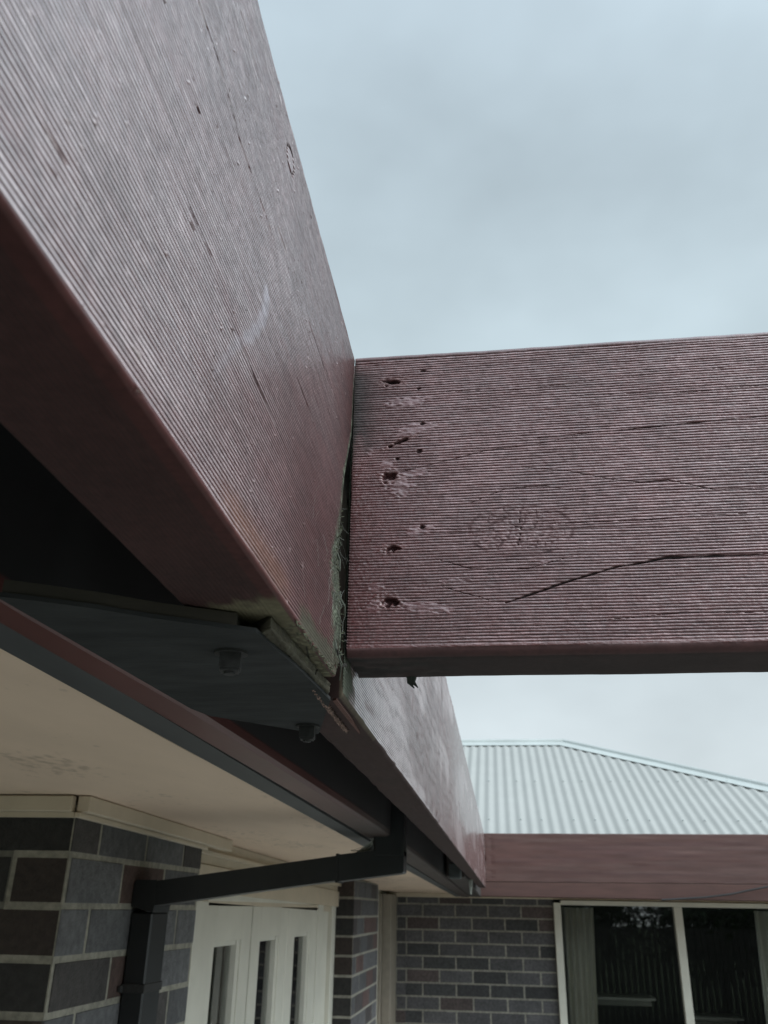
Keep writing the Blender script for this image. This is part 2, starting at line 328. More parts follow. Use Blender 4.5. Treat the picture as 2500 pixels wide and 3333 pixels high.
def c_feat(l, z):
    fld = {}
    knot = np.hypot((l-.0175)/.029, (z-.1940)/.0155)
    fld['knot'] = 1-sstep(.75, 1.15, knot+.15*vnoise(l*160, z*200, 5)); fld['kr'] = knot
    pat = np.zeros_like(l)
    for (x, y, a, b, th) in C_PA:
        dx, dz = l-x, z-y; u_ = dx*math.cos(th)+dz*math.sin(th); v_ = -dx*math.sin(th)+dz*math.cos(th)
        pat = np.maximum(pat, 1-sstep(.7, 1.0, np.hypot(u_/a, v_/b)+.45*vnoise(l*420, z*900, 7)))
    lip = np.zeros_like(l); hol = np.zeros_like(l); rim = np.zeros_like(l); dep = np.zeros_like(l)
    for (x, y, a, b, th, d) in C_HO:
        dx, dz = l-x, z-y; u_ = dx*math.cos(th)+dz*math.sin(th); v_ = -dx*math.sin(th)+dz*math.cos(th)
        rr = np.hypot(u_/a, v_/b)+.45*vnoise(l*420, z*600, 11)
        lip = np.maximum(lip, (1-sstep(.45, .75, np.hypot((u_+a*.42)/(a*.55), (v_+b*.35)/(b*.6))))*(a > .003))
        h = 1-sstep(.55, .95, rr); hol = np.maximum(hol, h); dep = np.maximum(dep, h*d)
        if a > .003: rim = np.maximum(rim, np.exp(-((rr-1.25)/.35)**2))
    cr = np.zeros_like(l)
    for pts, wd, jag in C_CR:
        wd = wd if jag or wd > .0004 else wd*.55
        wb = .00015*vnoise(l*300, z*100, 21)+.0003*vnoise(l*50, z*40, 23)
        d, t = seg_dist(l, z+wb, pts); wdt = wd*(.35+1.3*np.sin(np.pi*np.clip(t*.9+.08, 0, 1)))*(.7+.5*vnoise(l*150, z*0, 3))
        cr = np.maximum(cr, 1-sstep(.5, 1.5, d/np.maximum(wdt, 6e-5)))
    fld.update(lip=lip, pat=pat, hol=hol, rim=rim, dep=dep, cr=cr); return fld
def c_disp(F, l, t):
    z = CZ+t; fr = (F == 0); d = np.zeros(l.shape)
    dense = 1-sstep(.19, .22, l)
    q = c_feat(l, z)
    edge = sstep(CZ+.0055, CZ+.0075, z+.0004*vnoise(l*60, l*0, 2))*sstep(CZ+.1925, CZ+.1912, z)
    bow = .00035*np.sin((z-.2)*0)   # ribs follow the grain round the knot
    zz = t+.0012*np.exp(-((l-.0185)/.05)**2)*np.sign(z-.1935)*np.exp(-(np.abs(z-.1935)/.03)**1.5)*.6
    rb = rib(zz+bow, l, .00058, 40, .75, .00024)*(1-.25*q['knot'])*(1-.9*q['pat'])*edge
    crumb = .00007*vnoise(l*380, z*1900, 9)+.00007*vnoise(l*1500, z*900, 10)+.00030*np.maximum(0, vnoise(l*620, z*1100, 19)-.45)-.00040*np.maximum(0, vnoise(l*55, z*700, 20)-.40)
    big = .00022*vnoise(l*25, z*60, 12)
    d0 = rb+crumb*dense+big
    d0 += q['pat']*(.00005+.00035*vnoise(l*330, z*800, 31))+q['rim']*.00035*(.5+1.1*vnoise(l*700, z*900, 33))-q['dep']*(1-.65*q['lip'])-.0011*q['cr']
    d0 += q['knot']*(.00014*vnoise(l*700, z*1100, 17)-.00020*sstep(.10, .02, np.abs(vnoise(l*330+3*z, z*420, 17))))
    d = np.where(fr, d0, d)
    d = np.where(F == 1, .0002*vnoise(l*90, t*400, 14)+.0012*np.minimum(0, vnoise(l*120, t*160, 15)-.2)*np.clip((.0-l)*20, 0, 1), d)
    d = np.where(F >= 10, .00022*vnoise(l*25, l*0, 12)+.00010*vnoise(l*130, t*100+F, 16), d)
    return d
def c_col(F, l, t, D):
    c = shade(PAINT, F); z = CZ+t; q = c_feat(l, z); fr = (F == 0)
    zz = t+.0012*np.exp(-((l-.0185)/.05)**2)*np.sign(z-.1935)*np.exp(-(np.abs(z-.1935)/.03)**1.5)*.6
    rv = ribu(zz, l, 40, .75, .00024); ok = sstep(CZ+.0055, CZ+.0075, z)*(1-.35*q['knot'])*(1-.9*q['pat'])
    c = blend(c, fr*.75*sstep(-.30, -.08, rv)*(.85+.45*vnoise(l*300, z*1500, 55))*(.60+.45*sstep(-.07, .0, l))*(.7+.4*sstep(.14, .21, z)), (.36, .232, .240), .46)     # pale crests: sky glare painted into the colour
    c = blend(c, fr*ok*sstep(-.32, -.56, rv)*(.80+.25*vnoise(l*90, z*450, 56)), (.011, .004, .005), .8)     # saw grooves darkened in the colour to deepen their shade
    c = blend(c, fr*q['pat']*(.55+.35*vnoise(l*400, z*900, 57)), (.20, .11, .118), .5)
    c = blend(c, fr*q['rim']*.5, (.17, .08, .075), .5)
    c = blend(c, fr*q['knot']*sstep(.10, .02, np.abs(vnoise(l*330+3*z, z*420, 17)))*.65, (.025, .011, .012), .8)
    c = blend(c, fr*(np.exp(-((q['kr']-1)/.04)**2)+.6*np.exp(-((q['kr']-.6)/.05)**2))*.6*(.5+vnoise(l*120, z*200, 58)), (.025, .011, .012), .8)
    gs = fr*sstep(.40, .80, vnoise(l*20, z*1000, 98)+.35*vnoise(l*8, z*180, 99)); c = blend(c, gs*.28, (.034, .011, .012), .6)
    c = blend(c, fr*q['cr'], (.010, .006, .006), .95)
    c = blend(c, fr*q['hol'], (.022, .010, .010), .95); c = blend(c, fr*q['lip']*.85, (.19, .11, .11), .5)
    st = fr*np.exp(-((l+.079)/.014)**2)*sstep(.246, .262, z+.008*vnoise(l*200, z*100, 51))*(1-sstep(.300, .312, z))
    c = blend(c, st*.8, (.030, .034, .034), .7)
    c = blend(c, fr*np.exp(-((l+.079)/.0016)**2)*.8, (.03, .025, .022), .9)
    red = fr*np.exp(-((l+.079)/.035)**2)*(1-sstep(.235, .25, z))
    c = blend(c, red*.45, (.085, .017, .018), .38)
    c = blend(c, ((F == 1) | (F == 11))*1.0, (.026, .015, .014), .9)  # underside shade painted into the colour
    c = blend(c, (F == 1)*np.clip(-l*16, 0, 1)*sstep(-.2, .3, vnoise(l*90, t*200, 52))*.9, (.012, .010, .009), .95)
    c = blend(c, (F == 10)*.9, (.048, .020, .019), .7)
    return c
ls = np.concatenate([np.linspace(CX0, .190, 440), np.linspace(.192, 1.75, 120)])
CHH = .1950
def c_world(l, p, q):
    k = np.clip((l+.079)/.25, 0, 8)
    return np.stack([l-.0012*np.clip(q/.19, 0, 1)*np.exp(-(l+.079)/.03)+0*p, CY+p+0*l, CZ+q*(1+.0120*k)], -1)
raf = sweep_beam('pergola_rafter', M_paint, c_world, ls, CW, CHH, .0045, {0: 6}, c_disp, c_col)
tag(raf, 'ribbed maroon rafter with nail holes, knot and cracks, crossing the sky to the right', 'rafter')
b = MB()
for k in range(4):
    x = -.0480+random.uniform(-.0016, .0016); b.tube([(x, .497, CZ+.001), (x+random.uniform(-.001, .003), .4985, CZ-.003), (x+.002+random.uniform(-.001, .002), .4995, CZ-.0065+random.uniform(0, .003))], [.0024, .0014, .0003], 5, (.02, .025, .02, .9))
b.build('splinter', M_far, raf)

# --- main rafter (A): right face X=-.0805
AZ, AH, AW = 0.1085, 0.2070, 0.0385
def a_world(l, p, q): return np.stack([-.0805-p-.008*np.clip(l-.0, -1, .5)*(p/AW)*1.0+0*q, l+0*q, AZ-.006*(l-.10)*(1-q/AH)+q], -1)
def a_end(q):
    z = AZ+q; return np.interp(z, [.108, .118, .128, .136, .145, .155, .170, .190, .225, .262, .316], [.4265, .4360, .4430, .4400, .4300, .4220, .4160, .4250, .4308, .4485, .4505])
A_CR = [([(.10, .2445), (.1615, .2451), (.1766, .2457), (.1916, .2442), (.2076, .2398), (.2264, .2407), (.262, .2395)], .00022), ([(.228, .1722), (.239, .1718), (.2542, .1705), (.2778, .1701), (.30, .1695)], .00035), ([(.2615, .2501), (.2774, .2503)], .00030),
        ([(.19, .288), (.235, .287)], .0002), ([(.15, .1800), (.20, .1790)], .00018), ([(.30, .21), (.36, .209)], .0002), ([(.105, .132), (.120, .1335)], .00025), ([(.32, .25), (.40, .252)], .0002), ([(.171, .2125), (.175, .2140)], .0006)]
def a_feat(l, z):
    cr = np.zeros_like(l)
    for pts, wd in A_CR:
        d, t = seg_dist(l, z+.0004*vnoise(l*150, z*50, 61), pts); cr = np.maximum(cr, 1-sstep(.5, 1.5, d/(wd*.65*(.3+1.1*np.sin(np.pi*t)+1e-3))))
    k = np.hypot((l-.2724)/.0068, (z-.2980)/.0050)+.12*vnoise(l*400, z*400, 62)
    ring = np.exp(-((k-1)/.13)**2)
    return cr, ring, 1-sstep(.8, 1.0, k)
def a_disp(F, l, t):
    z = AZ+t; cr, ring, kn = a_feat(l, z)
    edge = sstep(.0014, .0024, t+.0003*vnoise(l*100, l*0, 63))
    fr = rib(t, l, .00050, 60, .42, .00013)*edge*(1-.6*kn)+.00003*vnoise(l*500, t*1500, 64)+.00018*vnoise(l*12, t*30, 65)-.0008*cr-.0008*ring
    spk = sstep(.91, .97, vnoise(l*330, t*420, 69)); fr = fr+spk*.00035
    bt = rib(t, l, .00030, 70, .8)*sstep(.0058, .0078, t)+.00003*vnoise(l*500, t*900, 66)
    ar = .00018*vnoise(l*12, l*0, 65)+.00008*vnoise(l*110, t*90+F, 67)-.0012*np.exp(-((l-.1636)/.0016)**2)*(F == 10)
    d = np.where(F == 0, fr, np.where(F == 1, bt, np.where(F >= 10, ar, 0)))
    end = a_end(t)
    rot = np.where(F == 0, np.clip(1-(end-l)/.03, 0, 1), 0)*np.clip((.19-z)/.05, 0, 1)
    return d+rot*.0009*(vnoise(l*400, t*500, 68)-.4)
def a_col(F, l, t, D):
    c = shade(PAINT, F); z = AZ+t; fr = (F == 0); cr, ring, kn = a_feat(l, z); end = a_end(t)
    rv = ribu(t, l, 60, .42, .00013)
    c = blend(c, fr*sstep(-.10, -.03, rv)*(.10+.90*sstep(.37, .17, l)+.55*sstep(.17, .25, z)*sstep(.46, .34, l)).clip(0, 1)*(.88+.2*vnoise(l*60, z*1400, 88)), (.66, .56, .575), .43)  # sky glare painted pale on the crests, stronger towards the near end
    c = blend(c, fr*sstep(.0014, .0024, t)*(1-.5*kn)*sstep(-.10, -.18, rv)*(.93+.12*vnoise(l*60, t*300, 77)), (.026, .007, .008), .7)  # groove shade painted dark between the pale crests
    rb_ = ribu(t, l, 70, .8, .00022); c = blend(c, (F == 1)*sstep(.0058, .0078, t)*sstep(-.3, -.6, rb_)*.6, (.012, .006, .006), .9)
    c = blend(c, fr*np.clip(cr+ring, 0, 1), (.015, .008, .008), .95)
    nz = vnoise(l*130, z*130, 71)*.5+vnoise(l*420, z*420, 72)*.5
    dist = end-l
    wd = np.interp(z, [.108, .12, .14, .17, .20, .25, .29, .316], [.036, .034, .024, .011, .006, .003, .002, .001])
    mo = fr*sstep(1.25, .55, dist/wd+.5*nz)
    c = blend(c, mo, (.055, .060, .044), .9)
    c = blend(c, mo*sstep(.0, .5, vnoise(l*500, z*300, 73))*.6, (.17, .19, .14), .95)
    raw = (fr | (F == 10))*sstep(.1225, .1165, z+.003*nz)*sstep(.335, .35, l)
    c = blend(c, raw, (.062, .056, .040), .9)
    org = fr*np.exp(-((z-.1160)/.006)**2)*sstep(.215, .25, l)*(1-sstep(.30, .335, l))
    c = blend(c, org*.45, (.17, .068, .030), .45)
    c = blend(c, (F == 10)*.9, (.060, .020, .018), .62)
    c = blend(c, ((F == 1) | (F == 11))*.85*np.where(t < .0058, .75, 1), (.030, .015, .014), .9); c[..., 3] = np.where((F == 1) | (F == 11), .9, c[..., 3])  # bottom face painted darker than the paint, for its shade
    bo = (F == 1)*sstep(.300, .312, l-.35*t+.004*vnoise(l*200, t*300, 74))
    c = blend(c, bo, (.105, .092, .056), .9)
    bo2 = (F == 1)*sstep(.330, .345, l+.004*vnoise(l*200, t*300, 78)); c = blend(c, bo2*sstep(-.2, .4, vnoise(l*260, t*420, 79))*.6, (.045, .040, .026), .95); c = blend(c, bo2*sstep(.3, .6, vnoise(l*520, t*520, 80))*.7, (.17, .17, .11), .95)
    c = blend(c, bo2*np.exp(-((t-.003-.14*(l-.372))/.0005)**2)*(l > .372), (.006, .005, .004), .95)
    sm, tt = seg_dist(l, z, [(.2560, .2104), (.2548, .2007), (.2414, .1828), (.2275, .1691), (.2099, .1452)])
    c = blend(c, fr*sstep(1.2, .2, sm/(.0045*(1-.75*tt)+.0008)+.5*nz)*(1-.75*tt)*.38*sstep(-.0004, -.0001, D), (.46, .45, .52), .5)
    gs = fr*sstep(.35, .75, vnoise(l*22, z*900, 96)+.35*vnoise(l*9, z*160, 97)); c = blend(c, gs*.20, (.045, .016, .017), .5)
    spk = fr*sstep(.92, .97, vnoise(l*330, t*420, 69)); c = blend(c, spk*.5, (.30, .24, .24), .6)
    ch = fr*sstep(.35, .9, vnoise(l*14, t*60, 75)+.4*vnoise(l*60, t*300, 76)); c = blend(c, ch*.15, (.13, .060, .064), .5)
    return c
ls = np.concatenate([np.linspace(-1.2, .055, 60, endpoint=False), np.linspace(.055, .4505, 640)])
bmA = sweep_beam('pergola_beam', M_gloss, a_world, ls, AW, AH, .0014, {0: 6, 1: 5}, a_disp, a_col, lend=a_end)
tag(bmA, 'near maroon ribbed beam rising to the top left, sky glare on its face and green mould at its lower end', 'beam', 'maroon pergola beams')

# --- second beam (B) running on to the far corner: right face X=-.0715
BZ, BH, BW = 0.0905, 0.2245, 0.0290
def b_world(l, p, q): return np.stack([-.0715-p*1.0+0*q, l+0*q, BZ+q], -1)*K
def b_start(q): return np.interp(q, [.186, .2245], [.4012, .456])
def b_disp(F, l, t):
    near = 1-sstep(1.4, 2.2, l)
    fr = rib(t, l, .00048, 80, .42, .00010)*near*sstep(.003, .005, t)+.00035*vnoise(l*5, t*26, 81)+.00012*vnoise(l*14, t*120, 82)
    cr, _ = seg_dist(l, BZ+t, [(.66, .268), (.80, .235), (.93, .200)]); fr = fr-.0006*(1-sstep(.0002, .0008, cr))
    for (y, z, s) in ((1.05, .10, .010), (1.09, .096, .012), (1.75, .112, .014), (.98, .102, .006)):
        fr = fr-.0009*np.exp(-((l-y)/s)**2-((BZ+t-z)/.004)**2)*(.5+vnoise(l*300, t*900, 85))
    return np.where(F == 0, fr, np.where(F >= 10, .0006*vnoise(l*60, t*90+F, 83), .0002*vnoise(l*40, t*300, 84)))
def b_col(F, l, t, D):
    c = shade(PAINT, F); z = BZ+t; fr = (F == 0)
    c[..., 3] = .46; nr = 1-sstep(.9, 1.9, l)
    c = blend(c, fr*(.25+.75*sstep(-.3, .8, vnoise(l*5, t*30, 91)+.5*vnoise(l*30, t*22, 92)))*(.55+.45*nr), (.42, .34, .345), .46)  # pale streaks painted on for the sky glare along this face
    nr = 1-sstep(.9, 1.7, l); c = blend(c, fr*nr*sstep(-.14, -.26, ribu(t, l, 80, .42, .00010))*.85, (.022, .008, .009), .75)  # near grooves darkened in the colour, as their shade
    c = blend(c, fr*sstep(.7, .9, vnoise(l*40, t*160, 93))*.25, (.05, .03, .03), .8)
    c = blend(c, ((F == 1) | (F == 11) | (F == 10))*.9, (.032, .019, .017), .9)  # bottom and its edges carry painted shade
    c = blend(c, (F == 10)*(l < .52), (.075, .058, .040), .9)
    c = blend(c, fr*sstep(.435, .415, l+.012*vnoise(l*200, z*200, 95)), (.070, .076, .056), .9)
    return c
ls = np.concatenate([np.linspace(.4012, 1.25, 420, endpoint=False), np.linspace(1.25, 4.149, 260)])
bmB = sweep_beam('pergola_beam', M_gloss, b_world, ls, BW, BH, .002, {0: 6, 1: 4}, b_disp, b_col, lstart=b_start)
tag(bmB, 'maroon beam running away below the cross rafter to the far corner, its ribbed face nearly white with glare', 'beam', 'maroon pergola beams')
# split raw-wood scar under its near end
b = MB()
for k in range(170):
    t = k/170; y = .378+t*.104; x = -.0812-t*.0015; g_ = random.uniform(.45, 1.2); w_ = random.uniform(.5, 1)*(1-.45*t)
    q_ = random.uniform(-.0009, .0009); L_ = random.uniform(.0012, .0050); x += q_
    b.tube([(x-.0006*w_, y-L_, .0900), (x, y, .0888-random.uniform(0, .0008)), (x+.0007*w_, y+L_, .0900)], [.0003, .0005*w_, .00015], 4, (.27*g_, .18*g_, .15*g_, .9))
b.build('split_scar', M_far, bmB, k=K)
b = MB(); b.prism([(-.0745, .402), (-.0748, .450), (-.0765, .490), (-.0770, .484), (-.0768, .405)], 'z', .0893, .0904, (.10, .04, .030, .8)); b.build('torn_strip', M_far, bmB, k=K)

# --- far cross beam (D)
DY, DZ, DH = 4.147, 0.1140, 0.2010
def d_world(l, p, q): return np.stack([l+0*q, DY+p+0*l, DZ+q+.0045*(l+.07)*(q/DH)+.006*(l+.07)*(1-q/DH)], -1)*K
def d_disp(F, l, t):
    return np.where(F == 0, rib(t, l, .0003, 100, .8)*.8+.0006*vnoise(l*10, t*60, 101)-.0016*(np.abs(l+.045) < .008)*(vnoise(l*0+3, t*120, 102) > .1), .0005*vnoise(l*20, t*50+F, 103))
def d_col(F, l, t, D):
    c = shade((.082, .036, .030), F); c[..., 3] = .5
    c = blend(c, sstep(-.1, .9, vnoise(l*4, t*70, 104)+.5*vnoise(l*20, t*200, 105))*.5, (.108, .060, .051), .6)
    c = blend(c, sstep(.2, .8, vnoise(l*3+9, t*110, 106))*.35, (.06, .022, .024), .6)
    return c
ls = np.linspace(-.0712, 3.4, 420)
bmD = sweep_beam('pergola_beam', M_far, d_world, ls, .045, DH, .004, {0: 5}, d_disp, d_col)
tag(bmD, 'far maroon cross beam in front of the pale corrugated roof, running off to the right', 'beam', 'maroon pergola beams')

# --- steel plate with hanging bolts under the joint
b = MB()
b.prism([(-.1572, .2440), (-.1472, .2490), (-.1310, .2582), (-.1150, .2700), (-.1025, .2772), (-.0835, .2885), (-.0790, .345), (-.0768, .399), (-.0990, .4838), (-.1462, .4324), (-.1500, .4150)], 'z', .0884, .0900, (1, 1, 1, .6))
pl = b.build('fixing_plate', M_steel, k=K)
tag(pl, 'flat dark grey plate with two bolts hanging from it, bridging below the beam joint', 'bracket')
for (x, y, s, a) in ((-.0998, .3135, .0040, .25), (-.1000, .4585, .0040, .1)):
    b = MB(); c, sn = math.cos(a), math.sin(a)
    sq = lambda h: [(x+(px*c-py*sn)*h, y+(px*sn+py*c)*h) for px, py in ((-1, -1), (1, -1), (1, 1), (-1, 1))]
    b.prism(sq(s), 'z', .0815, .0874); b.prism(sq(s*.86), 'z', .0806, .0815)
    b.tube([(x, y, .0806), (x, y, .0796)], .0022, 10)
    bo = b.build('bolt', M_bolt, pl, k=K)
    b = MB(); b.tube([(x, y, .0874), (x, y, .0884)], .0064, 20); b.build('washer', M_bolt, bo, k=K)
b = MB(); E_ = [(-.1560, .2452), (-.1472, .2498), (-.1310, .2590), (-.1150, .2708), (-.1025, .2780), (-.0900, .2850)]
b.prism(E_+[(x-.002, y+.012) for x, y in E_[::-1]], 'z', .0901, .0945, (.035, .030, .022, .95)); b.build('timber_strip', M_far, pl, k=K)
# timber packer between the plate and the beam, mossy
def p_world(l, p, q): return np.stack([-.0885+.028*(l-.325)-p+0*q, l+1.0*p+0*q, .1014+q+0*l], -1)
def p_disp(F, l, t): return .0005*vnoise(l*70, t*900+F*3, 111)+.0003*vnoise(l*400, t*1400+F, 112)-.0010*((np.abs(l-(.405+.9*t)) < .0008) & (F == 0))
def p_col(F, l, t, D):
    c = shade((.050, .044, .028), F); c[..., 3] = .92
    c = blend(c, sstep(-.1, .5, vnoise(l*200, t*300, 113))*.6, (.040, .036, .024)); c = blend(c, sstep(.2, .7, vnoise(l*300+5, t*300, 114))*.5, (.085, .085, .055))
    return blend(c, ((np.abs(l-(.405+.9*t)) < .0010) & (F == 0))*1., (.008, .007, .006))
pk = sweep_beam('timber_packer', M_paint, p_world, np.linspace(.326, .4400, 150), .020, .0055, .0008, {0: 9, 1: 4}, p_disp, p_col)
tag(pk, 'bare mossy wood packer wedged between the beam end and the dark grey plate', 'packer')
b = MB(); rr = random.Random(9)
for k in range(190):          # lichen tufts along the packer edge and the beam end
    if k < 120: y = rr.uniform(.335, .425); p = Vector((-.0803-rr.uniform(0, .007)*(rr.random()**2), y, .1072))
    else: z = rr.uniform(.112, .20); p = Vector((-.0800, float(a_end(np.array(z-AZ)))-rr.uniform(0, .006), z))
    d = Vector((rr.uniform(.2, 1), rr.uniform(-1, 1), rr.uniform(-.8, .6))).normalized()*rr.uniform(.0008, .0026)
    b.tube([p, p+d*.6+Vector((0, 0, -.0002)), p+d], [.00028, .0002, .0001], 4)
b.build('lichen', M_moss, pk)

# ------------------------------------------------------------------ cobwebs and debris in the gap
def webs(name, label, gen, n, rad=.00009, mat=M_web, seed=1):
    b = MB(); rr = random.Random(seed)
    for k in range(n):
        p, q, s = gen(rr, k); p = Vector(p); q = Vector(q); m = (p+q)/2+Vector((rr.uniform(-s, s), rr.uniform(-s, s), -abs(rr.uniform(0, s))))
        pts = [p*(1-t)**2+m*2*t*(1-t)+q*t*t+Vector([rr.uniform(-s, s)*.12 for _ in range(3)]) for t in np.linspace(0, 1, 8)]
        b.tube(pts, rad*rr.uniform(.6, 1.3), 4)
    o = b.build(name, mat); tag(o, label, 'cobweb'); return o
def g1(rr, k):
    z = rr.uniform(.125, .21); y = float(a_end(np.array(z-AZ)))
    return (-.0795, y-rr.uniform(0, .02), z), (-.0800+rr.uniform(0, .0008), .446+rr.uniform(-.012, .003), z+rr.uniform(-.02, .02)), .004
webs('cobweb', 'fuzzy cobwebs stretched in the dark gap between mouldy beam end and cross rafter', g1, 10, rad=.00005, seed=3)
def g2(rr, k):
    y = rr.uniform(.34, .41); z = rr.uniform(.118, .165); a = rr.choice((.9, 1.0, 1.1, 2.3, 2.5))+rr.uniform(-.15, .15); L_ = rr.uniform(.01, .035)
    return (-.0797, y, z), (-.0795, min(y+L_*math.cos(a)*.5, .42), max(z+L_*math.sin(a)*.7, .114)), .004
webs('cobweb', 'fine grey web threads over the maroon ribs just above the mouldy beam corner', g2, 13, rad=.00004, seed=5)
b = MB(); rr = random.Random(12)
for k in range(11):
    t = rr.random(); p = Vector((-.0815+rr.uniform(-.002, .0008), .436+rr.uniform(-.012, .012), .122+.07*t))
    pts = [p+Vector([rr.uniform(-.004, .004) for _ in range(3)])*i*.5+Vector((0, 0, -.004*i)) for i in range(4)]
    b.tube(pts, [.0009*rr.uniform(.5, 1.2), .0007, .0005, .0002], 5, (.06, .065, .05, .9))
for k in range(6):
    p = Vector((-.080+rr.uniform(0, .004), .43+rr.uniform(-.02, .03), .113+rr.uniform(0, .02)))
    b.tube([p, p+Vector([rr.uniform(-.003, .003) for _ in range(3)])], .0005, 4, (.02, .016, .014, .9))
db = b.build('leaf_litter', M_far); tag(db, 'dead leaf scraps and grime caught in the gap at the left end of the rafter', 'debris')

# ------------------------------------------------------------------ the house
SL = -0.0135                    # eaves fall slightly towards the far corner
house = empty('brick_house', (-.9, 3.5, -EYE))
tag(house, 'dark grey brick house with cream soffit, white doors, curtained window and pale corrugated roof', 'house')
def brick_wall(label, origin, ud, nd, u0, u1, z0, z1, ph_even, ph_odd, z_ref, length, course=.0778, thick=.10, pal='near', seed=1, side_ret=None):
    """one face of brickwork as separate brick blocks over a recessed mortar bed, in one mesh"""
    rr = random.Random(seed); b = MB(); O = Vector(origin); U = Vector(ud); Nn = Vector(nd); gap = .0105
    def blk(a0, a1, b0, b1, dn0, dn1, c, ch=.0009):
        P = []
        for (uu, zz, dn) in ((a0, b0, dn0), (a1, b0, dn0), (a1, b1, dn0), (a0, b1, dn0), (a0, b0, dn1-ch), (a1, b0, dn1-ch), (a1, b1, dn1-ch), (a0, b1, dn1-ch), (a0+ch, b0+ch, dn1), (a1-ch, b0+ch, dn1), (a1-ch, b1-ch, dn1), (a0+ch, b1-ch, dn1)):
            q = O+U*uu+Nn*dn; P.append((q.x, q.y, zz))
        b.add(P, [(8, 9, 10, 11), (0, 1, 5, 4), (1, 2, 6, 5), (2, 3, 7, 6), (3, 0, 4, 7), (4, 5, 9, 8), (5, 6, 10, 9), (6, 7, 11, 10), (7, 4, 8, 11), (0, 3, 2, 1)], c)
    mc = (.24, .225, .185, .95) if pal == 'near' else ((.13, .125, .105, .95) if pal == 'dark' else (.24, .225, .19, .95))  # 'dark' mortar carries the shade of the end faces
    blk(u0, u1, z0, z1, -thick, -.0014, mc, .0001)
    i0 = math.floor((z0-z_ref)/course)-1
    for i in range(i0, int((z1-z_ref)/course)+2):
        zb = z_ref+i*course+gap/2; zt = zb+course-gap
        if zt < z0+.003 or zb > z1-.003: continue
        zb, zt = max(zb, z0), min(zt, z1)
        ph = ph_even if i % 2 == 0 else ph_odd
        k0 = math.floor((u0-ph)/length)-1
        for k in range(k0, int((u1-ph)/length)+2):
            a = ph+k*length+gap/2; e_ = a+length-gap
            a, e_ = max(a, u0), min(e_, u1)
            if e_-a < .008: continue
            t = rr.random(); v = rr.uniform(.8, 1.15)
            if pal == 'near': c = (.090, .089, .092) if t < .62 else ((.045, .040, .038) if t < .82 else (.060, .036, .030))
            elif pal == 'dark': c = (.040, .029, .025) if t < .5 else (.026, .024, .023)  # end-face bricks painted darker for their shade
            elif pal == 'pillar': c = (.080, .077, .081) if t < .65 else ((.080, .048, .044) if t < .8 else (.05, .042, .042))
            else: c = (.084, .080, .083) if t < .66 else ((.050, .049, .050) if t < .92 else (.080, .062, .060))
            j = .0005
            blk(a+rr.uniform(-j, j), e_+rr.uniform(-j, j), zb+rr.uniform(-j, j), zt+rr.uniform(-j, j), -.02, rr.uniform(-.0008, .0008), (c[0]*v, c[1]*v, c[2]*v, .9))
    o = b.build('wall', M_mort, house)
    if label: o['label'] = label
    return o
ZB = -EYE
# near wall: corner at X=-.706, Y=1.457
brick_wall('near brick wall face beside the doors', (-.706, 0, 0), (0, 1, 0), (1, 0, 0), 1.4575, 2.136, ZB, .150, 1.6835, 1.565, -.0057, .222, pal='near', seed=5)
brick_wall('brick end wall at lower left, its shade painted into the brick', (0, 1.457, 0), (1, 0, 0), (0, -1, 0), -3.2, -.7090, ZB, .150, -.8035, -.915, -.0057, .222, pal='dark', seed=7)
# door recess: pier between doors and far wing
brick_wall('brick pier right of the doors', (-.66, 0, 0), (0, 1, 0), (1, 0, 0), 4.206, 5.02, ZB, .118, 4.31, 4.42, .0402, .222, pal='pillar', seed=9)
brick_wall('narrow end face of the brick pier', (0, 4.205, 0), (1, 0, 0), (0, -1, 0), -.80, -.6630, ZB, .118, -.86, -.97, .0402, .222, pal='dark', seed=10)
# far wing wall left of the window
brick_wall('far brick wall under the eave', (0, 6.31, 0), (1, 0, 0), (0, -1, 0), -.640, .327, ZB, .073, -.2055, -.3139, .0320, .2155, course=.0770, pal='far', seed=21)
brick_wall('shaded brick return in the far corner', (0, 6.295, 0), (1, 0, 0), (0, -1, 0), -.752, -.6405, ZB, .073, -.70, -.60, .0320, .2155, course=.0770, thick=.08, pal='far', seed=22)
brick_wall(None, (0, 6.31, 0), (1, 0, 0), (0, -1, 0), 1.98, 4.1, ZB, .073, 2.0, 2.1, .0320, .2155, course=.0770, pal='far', seed=23)
b = MB()
b.box(-.90, -.77, 5.03, 6.25, ZB, .11, (.38, .36, .31, .9)); b.box(-3.2, -.81, 1.56, 2.13, ZB, .14, (.2, .2, .2, .9)); b.box(-3.2, -3.1, 2.13, 9, ZB, .14, (.2, .2, .2, .9)); b.box(-3.1, 4.1, 9.6, 9.7, ZB, .14, (.2, .2, .2, .9)); b.box(4.1, 4.2, 6.31, 9.7, ZB, .14, (.2, .2, .2, .9))
b.build('wall', M_mort, house)['label'] = 'plain inner and rear walls of the house'
b = MB(); b.box(-.752, -.700, 5.95, 6.29, ZB, .0835, b=.002); b.box(-.782, -.7535, 5.9, 6.29, ZB, .0835, b=.002)
b.build('corner_post', M_post, house)
# soffits
b = MB(); b.prism([(-3.3, -1.6), (-.3765, -1.6), (-.3765, 1.05), (-.3500, 2.45), (-.3300, 5.86), (-.3300, 6.32), (-3.3, 6.32)], 'z', .185, .197, f=lambda x, y, z: (x, y, z+SL*y))
b.box(-.3295, 4.4, 5.86, 6.32, .1005, .112)
b.build('soffit', M_soff, house)['label'] = 'cream eave lining with faint mildew specks'
b = MB(); b.prism([(-.3035, 0), (-.272, 0), (-.272, .012), (-.270, .02), (-.270, .15), (-.3035, .15)], 'y', -1.6, 5.74, f=lambda x, y, z: (x+(.007*min(y, 3.)), y, .150+z+SL*y))
fa = b.build('fascia', M_fasc, house)
